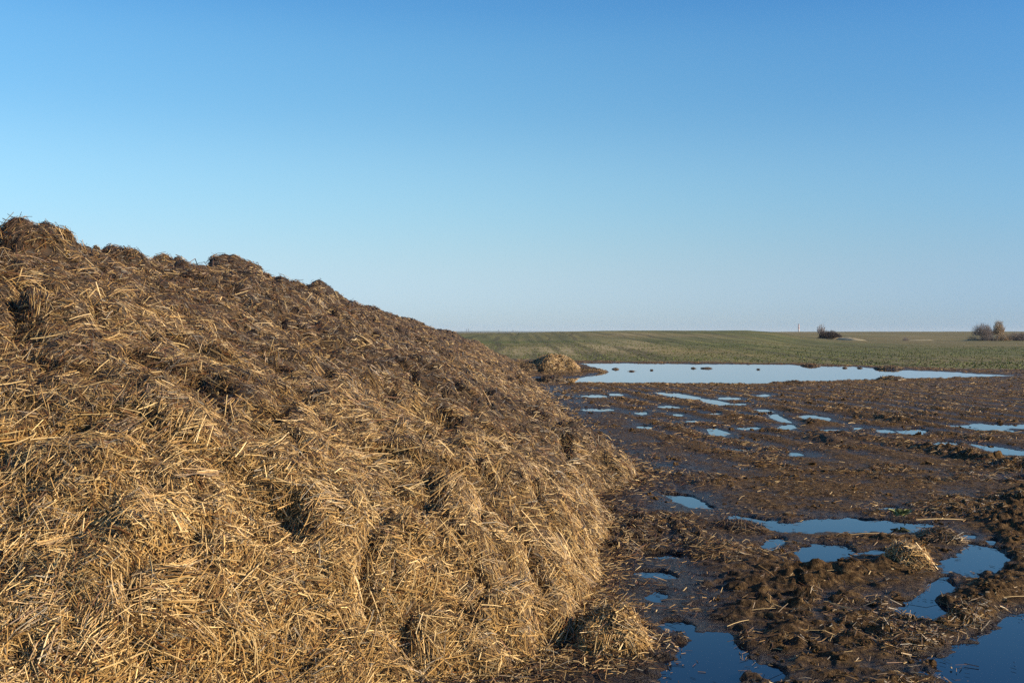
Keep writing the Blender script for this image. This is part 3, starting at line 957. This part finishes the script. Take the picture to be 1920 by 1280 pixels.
for px_, py_, rx_, ry_, h_, lb in ((1154, 692, .22, .6, .12, 'small brown island just off the tongue of muck'), (1184, 696, .38, .4, .05, 'flat thin island right of the tongue of muck'),
                               (1222, 694, .12, .25, .06, 'tiny dark speck island alone in the pond'), (1300, 690.5, .17, .4, .09, 'small dark island touching a larger brown one'),
                               (1325, 690.5, .34, .6, .15, 'largest brown island in the left half of the pond'), (1422, 692.5, .22, .3, .04, 'thin flat island near the middle of the pond'),
                               (1584, 690, .2, .3, .07, 'tiny island below the far pond bank'), (1612, 690, .22, .3, .07, 'right one of two tiny islands at the far bank')):
    clump('mud_island', 'mud island', lb, px_, py_, rx_, ry_, h_ * .36, 110, .3, group=G, L=.08, dark=.75, tilt=.1)
clump('muck_lump', 'muck lump', 'rusty brown lump on the far pond bank, right of centre', 1668, 691, .70, .9, .15, 600, .5, L=.12, dark=.8)
clump('muck_lump', 'muck lump', 'rusty lump on the far pond bank below the dark bush', 1520, 685.5, .55, .9, .10, 400, .5, L=.12, dark=.8)
clump('muck_lump', 'muck lump', 'brown straw lump on the near pond bank', 1672, 714, .55, .7, .15, 700, .5, L=.14, dark=.85)
clump('muck_lump', 'muck lump', 'dark low lump on the near pond bank', 1490, 720, .5, .6, .09, 400, .3, L=.14, dark=.7)

# a small green weed
wx, wy = gp(1685, 967, .05)
r0 = bpy.data.objects.new('green_weed', None); COL.objects.link(r0); r0.location = (wx, wy, .04)
r0['label'] = 'small green weed on the mud above the long puddle'; r0['category'] = 'weed'
leafV = np.array([(0, 0, 0), (.02, -.016, .012), (.02, .016, .012), (.05, -.02, .02), (.05, .02, .02), (.08, 0, .015), (.03, 0, .008)])
leafF = [(0, 1, 6), (0, 6, 2), (1, 3, 6), (6, 4, 2), (3, 5, 6), (6, 5, 4)]
lm = bpy.data.meshes.new('leaf'); lm.from_pydata([tuple(v) for v in leafV], [], leafF); lm.materials.append(M_WEED)
for k in range(9):
    lo = link('leaf', lm, r0)
    lo.rotation_euler = (random.uniform(-.3, .3), random.uniform(-.5, .0), k * .7 + random.uniform(-.2, .2))
    lo.scale = [random.uniform(1.1, 1.7)] * 3
    lo.location = (random.uniform(-.04, .04), random.uniform(-.03, .03), random.uniform(.0, .02))

# single long stalks lying on the mud
def lone_stalk(px, py, ang_, L, label):
    x, y = gp(px, py, .05)
    z, _ = mud_z(np.array([x]), np.array([y]))
    o = link('straw_stalk', proto[1])
    o.location = (x, y, max(float(z[0]), 0) + .012); o.rotation_euler = (0, random.uniform(-.06, .06), ang_); o.scale = (L, L * .6, L * .6)
    o['label'] = label; o['category'] = 'straw stalk'


lone_stalk(1775, 970, .05, .55, 'long pale stalk lying flat right of the green weed')
lone_stalk(1560, 1070, .25, .13, 'short thick pale stalk below the bowl puddle')
lone_stalk(1385, 1166, .7, .20, 'slanting stalk on bare mud above the bottom edge puddle')
lone_stalk(1430, 1135, .1, .18, 'pale stalk lying across the tyre track')
lone_stalk(1910, 1117, .2, .20, 'pale stalk at the right edge on the muddy ridge')
lone_stalk(1630, 1000, -.02, .30, 'thin stalk on the bank under the long wide puddle')

# ------------------------------------------------------------------ crop plants at the field edge
n = 16000
cy = 44 + 80 * rng.random(n) ** 1.8
cx = cy * np.tan(np.radians(rng.uniform(-2, 31, n)))
by = border_y(cx, cy)
k = (cy > by + .6 + 2.5 * rng.random(n) ** 2) & (fbm(cx, cy, 2.2, 2, seed=101) > -.35)
cx, cy = cx[k], cy[k]; n = len(cx)
cz = field_z(cx, cy)
Vs, Fs = [], []
nl = 4
az = rng.uniform(0, 6.28, (n, 1)) + np.arange(nl)[None] * 1.7
ln = rng.uniform(.05, .13, (n, nl)); up = rng.uniform(.25, 1.1, (n, nl))
d1 = np.stack([np.cos(az) * np.cos(up), np.sin(az) * np.cos(up), np.sin(up)], -1)
sdv = np.stack([-np.sin(az), np.cos(az), np.zeros_like(az)], -1)
o0 = np.stack([cx, cy, cz - .01], -1)[:, None]
Q = np.stack([o0 + 0 * d1, o0 + d1 * (ln * .6)[..., None] - sdv * (ln * .28)[..., None], o0 + d1 * ln[..., None] - [0, 0, .01], o0 + d1 * (ln * .6)[..., None] + sdv * (ln * .28)[..., None]], 2)
V = Q.reshape(-1, 3); Fc = np.arange(len(V)).reshape(-1, 4)
o = link('crop_plants', mesh_np('crop_plants', V, Fc), mat=M_LEAF)
o['kind'] = 'stuff'; o['label'] = 'leafy young crop along the field edge'

# ------------------------------------------------------------------ bushes, bank, mast and poles far off
def twig_cloud(n, fn, thick):
    """n twigs from base points along directions given by fn(n) -> base, dir, length; each splits into shoots"""
    P, T, L = fn(n)
    Vv, Ff, per = tubes_np(P + T * (L / 2)[:, None], T, np.tile([0, -1., .01], (n, 1)), L, np.full(n, thick * 1.2), 1, rng.normal(0, .1, n), .9, .35, split=True)
    return Vv, Ff


def make_bush(name, cat, label, x, y, rx, ry, h, dens, mat, tree=False, group=None):
    z0 = float(field_z(np.array([x]), np.array([y]))[0]) - .05
    root = bpy.data.objects.new(name, None); COL.objects.link(root)
    root.location = (x, y, z0); root['label'] = label; root['category'] = cat
    if group:
        root['group'] = group
    # stems
    ns = 4 if tree else 7
    st = []
    bx = rng.normal(0, .10 if tree else .35, (ns, 2)) * [rx, ry]
    T = unit(np.stack([rng.normal(0, .25, ns), rng.normal(0, .25, ns), np.ones(ns)], 1))
    for q in range(ns):
        L = np.array([h * .75])
        Vv, Ff, per = tubes_np(np.array([[bx[q, 0], bx[q, 1], 0]]) + T[q:q + 1] * L / 2, T[q:q + 1], np.array([[0, -1., 0]]), L, np.array([.05 * h]), 2, np.array([.05]), .9, .4)
        link('trunk', mesh_np('trunk', Vv, Ff), root, mat)
    # crown: limbs out of the stems, then fine shoots filling an uneven outline
    def limbs(n):
        th = rng.uniform(0, 2 * math.pi, n); ph = np.arccos(rng.uniform(.0 if tree else -.05, 1, n))
        lob = 1 + .35 * perlin(np.cos(th) * 2 + x, np.sin(th) * 2, np.cos(ph) * 2)
        r = rng.random(n) ** .45 * lob
        c = np.stack([np.sin(ph) * np.cos(th) * rx, np.sin(ph) * np.sin(th) * ry, np.cos(ph) * h * (.62 if tree else .85) + (h * .35 if tree else 0)], 1) * np.stack([r, r, r if not tree else np.ones(n)], 1)
        if tree:
            c[:, 2] = h * .38 + (c[:, 2] - h * .35) * r
        c[:, 2] = np.maximum(c[:, 2], .08)
        d = unit((c - [0, 0, .3 * h]) * [1, 1, .8] + rng.normal(0, .35 * rx, (n, 3)) + [0, 0, .4 * h])
        L = rng.uniform(.10, .28, n) * min(h, 3)
        return c - d * (L * .7)[:, None], d, L
    parts = []
    for nn_, tk in ((int(dens * .8), .007 * h), (int(dens * .12), .014 * h)):
        parts.append((*twig_cloud(nn_, limbs, tk), np.zeros(3)))
    V0, F0 = parts[0][:2]; V1, F1 = parts[1][:2]
    me = mesh_np('crown', np.concatenate([V0, V1]), np.concatenate([F0, F1 + len(V0)]))
    link('crown', me, root, mat)
    return root


def at(px, d):
    return (px - 960) / F * d


D = 221.0
make_bush('bush', 'bush', 'dark round bush standing alone on the field below the mast', at(1556, D), D, 2.9, 2.2, 2.2, 16000, M_TWIG_DARK)
make_bush('bare_tree', 'tree', 'thin bare tree rising out of the dark round bush', at(1546, D) - .0, D + 2.5, 1.0, 1.0, 3.5, 320, M_TWIG, True)
make_bush('bush', 'bush', 'tiny low bush alone between the dark bush and the thicket', at(1698, 219), 219, .8, .7, 1.1, 1200, M_TWIG)
D = 216.0
make_bush('bare_tree', 'tree', 'round bare grey tree at the left end of the thicket', at(1842, D), D, 2.3, 1.8, 3.9, 1700, M_TWIG, True)
make_bush('bare_tree', 'tree', 'pale warm toned tree with pointed top in the thicket', at(1876, D), D + 1, 1.3, 1.2, 4.4, 1300, M_TWIG_WARM, True)
make_bush('bare_tree', 'tree', 'smaller grey tree between the round and the pointed one', at(1860, D), D + 2, 1.2, 1.1, 3.2, 700, M_TWIG, True)
make_bush('bush', 'bush', 'low sparse bush at the left foot of the thicket', at(1826, D), D + .5, 1.5, 1.2, 1.5, 1300, M_TWIG_WARM)
make_bush('bush', 'bush', 'brown bush under the round bare tree', at(1848, D), D - 1, 2.0, 1.5, 2.0, 3200, M_TWIG)
make_bush('bush', 'bush', 'reddish brown bush under the pointed tree', at(1876, D), D - 1.5, 2.2, 1.5, 2.0, 3600, M_TWIG_WARM)
make_bush('bush', 'bush', 'brown hedge like bush right of the pointed tree', at(1902, D), D - 1.5, 2.6, 1.5, 2.3, 3800, M_TWIG)
make_bush('bush', 'bush', 'bush cut off by the right edge of the picture', at(1926, D), D - 1.5, 2.8, 1.6, 2.5, 3800, M_TWIG_WARM)


def bank(label, pts, h, wd):
    """grassy bank along a polyline of (px, distance)"""
    xs_ = np.array([at(p, d) for p, d in pts]); ys_ = np.array([d for p, d in pts])
    t_ = np.linspace(0, len(pts) - 1, 40)
    X0 = np.interp(t_, range(len(pts)), xs_); Y0 = np.interp(t_, range(len(pts)), ys_)
    env = np.sin(np.linspace(0, math.pi, 40)) ** .6
    s_ = np.linspace(-1, 1, 9)
    tx_, ty_ = np.gradient(X0), np.gradient(Y0); ln_ = np.hypot(tx_, ty_)
    X = X0[:, None] - (ty_ / ln_)[:, None] * s_[None] * wd; Y = Y0[:, None] + (tx_ / ln_)[:, None] * s_[None] * wd
    Z = field_z(X, Y) - .1 + (h * env[:, None] * (1 - s_[None] ** 2)) * (1 + .35 * fbm(X, Y, 1.0, 2, seed=7)) 
    o = link('grass_bank', mesh_np('grass_bank', np.stack([X, Y, Z], -1).reshape(-1, 3), grid_faces(40, 9)[:, ::-1], True), mat=M_DRYGRASS)
    o['label'] = label; o['category'] = 'grass bank'


bank('pale dry grass bank sloping right from the dark round bush', [(1530, 222), (1575, 220), (1600, 215), (1622, 211)], .6, 1.8)
bank('low dry grass strip under the left end of the thicket', [(1800, 218), (1830, 217), (1850, 216)], .4, 1.6)
bank('thin pale grass strip right of the tiny low bush', [(1700, 221), (1730, 220), (1760, 218)], .3, 1.5)

# striped chimney far beyond the field
D = 2600.0
r0 = bpy.data.objects.new('chimney', None); COL.objects.link(r0); r0.location = (at(1497.5, D), D, 0)
r0['label'] = 'slim white and red banded chimney on the far horizon'; r0['category'] = 'chimney'
hts = [0, 14, 18, 21, 24, 26]


def ringmesh(name, z0, z1, ra, rb, mat, n=14, cap=True):
    aa = np.linspace(0, 2 * math.pi, n, endpoint=False)
    V = np.concatenate([np.stack([np.cos(aa) * ra, np.sin(aa) * ra, np.full(n, z0)], 1), np.stack([np.cos(aa) * rb, np.sin(aa) * rb, np.full(n, z1)], 1)])
    q = np.arange(n)
    F_ = np.stack([q, (q + 1) % n, (q + 1) % n + n, q + n], 1)
    fl = [F_]
    if cap:
        fl.append(np.array([list(range(n, 2 * n))]))
    return link(name, mesh_np(name, V, fl, True), r0, mat)


for q in range(5):
    z0, z1 = hts[q], hts[q + 1]
    ringmesh('shaft' if q == 0 else 'band', z0, z1, 2.1 - z0 * .02, 2.1 - z1 * .02, M_WHITE if q % 2 == 0 else M_RED, cap=(q == 4))
ringmesh('rim', 25.9, 26.8, 1.85, 1.85, M_POLE)

# power line poles on the horizon behind the heap
def box(x0, x1, y0, y1, z0, z1):
    V = np.array([(x, y, z) for x in (x0, x1) for y in (y0, y1) for z in (z0, z1)])
    return V, np.array([(0, 1, 3, 2), (4, 6, 7, 5), (0, 4, 5, 1), (2, 3, 7, 6), (0, 2, 6, 4), (1, 5, 7, 3)])


for px_, hpx, lb in ((808, 12.0, 'tallest power pole on the horizon just right of the heap crest'), (838, 6.5, 'short faint power pole second from the heap crest'),
                     (875, 6.5, 'left pole of a close pair on the horizon'), (878.5, 7.0, 'right pole of a close pair on the horizon'),
                     (935, 5.0, 'very faint pole left of the green hill crest'), (962, 4.5, 'very faint pole where the green hill meets the horizon')):
    D = 1900.0
    H = 1.7 + (hpx + 2) / F * D
    r1 = bpy.data.objects.new('power_pole', None); COL.objects.link(r1); r1.location = (at(px_, D), D, 0)
    r1['label'] = lb; r1['category'] = 'power pole'; r1['group'] = 'power poles on the far horizon'
    V, Fb = box(-.28, .28, -.28, .28, 0, H); link('pole', mesh_np('pole', V, Fb), r1, M_POLE)
    V, Fb = box(-1.3, 1.3, -.29, .29, H - 1.6, H - 1.2); link('crossarm', mesh_np('crossarm', V, Fb), r1, M_POLE)

# ------------------------------------------------------------------ thin winter haze over the plain
V, Fb = box(-7000, 7000, -400, 7200, -1.6, 32)
M_HAZE = bpy.data.materials.new('haze'); M_HAZE.use_nodes = True
t = M_HAZE.node_tree
t.nodes.remove(t.nodes['Principled BSDF'])
pv = t.nodes.new('ShaderNodeVolumePrincipled')
pv.inputs['Color'].default_value = (.80, .88, .97, 1)
pv.inputs['Density'].default_value = .00006
pv.inputs['Anisotropy'].default_value = 0.0
t.links.new(pv.outputs[0], t.nodes['Material Output'].inputs['Volume'])
o = link('haze', mesh_np('haze', V, Fb), mat=M_HAZE)
o['kind'] = 'stuff'; o['label'] = 'thin pale haze over the far plain'
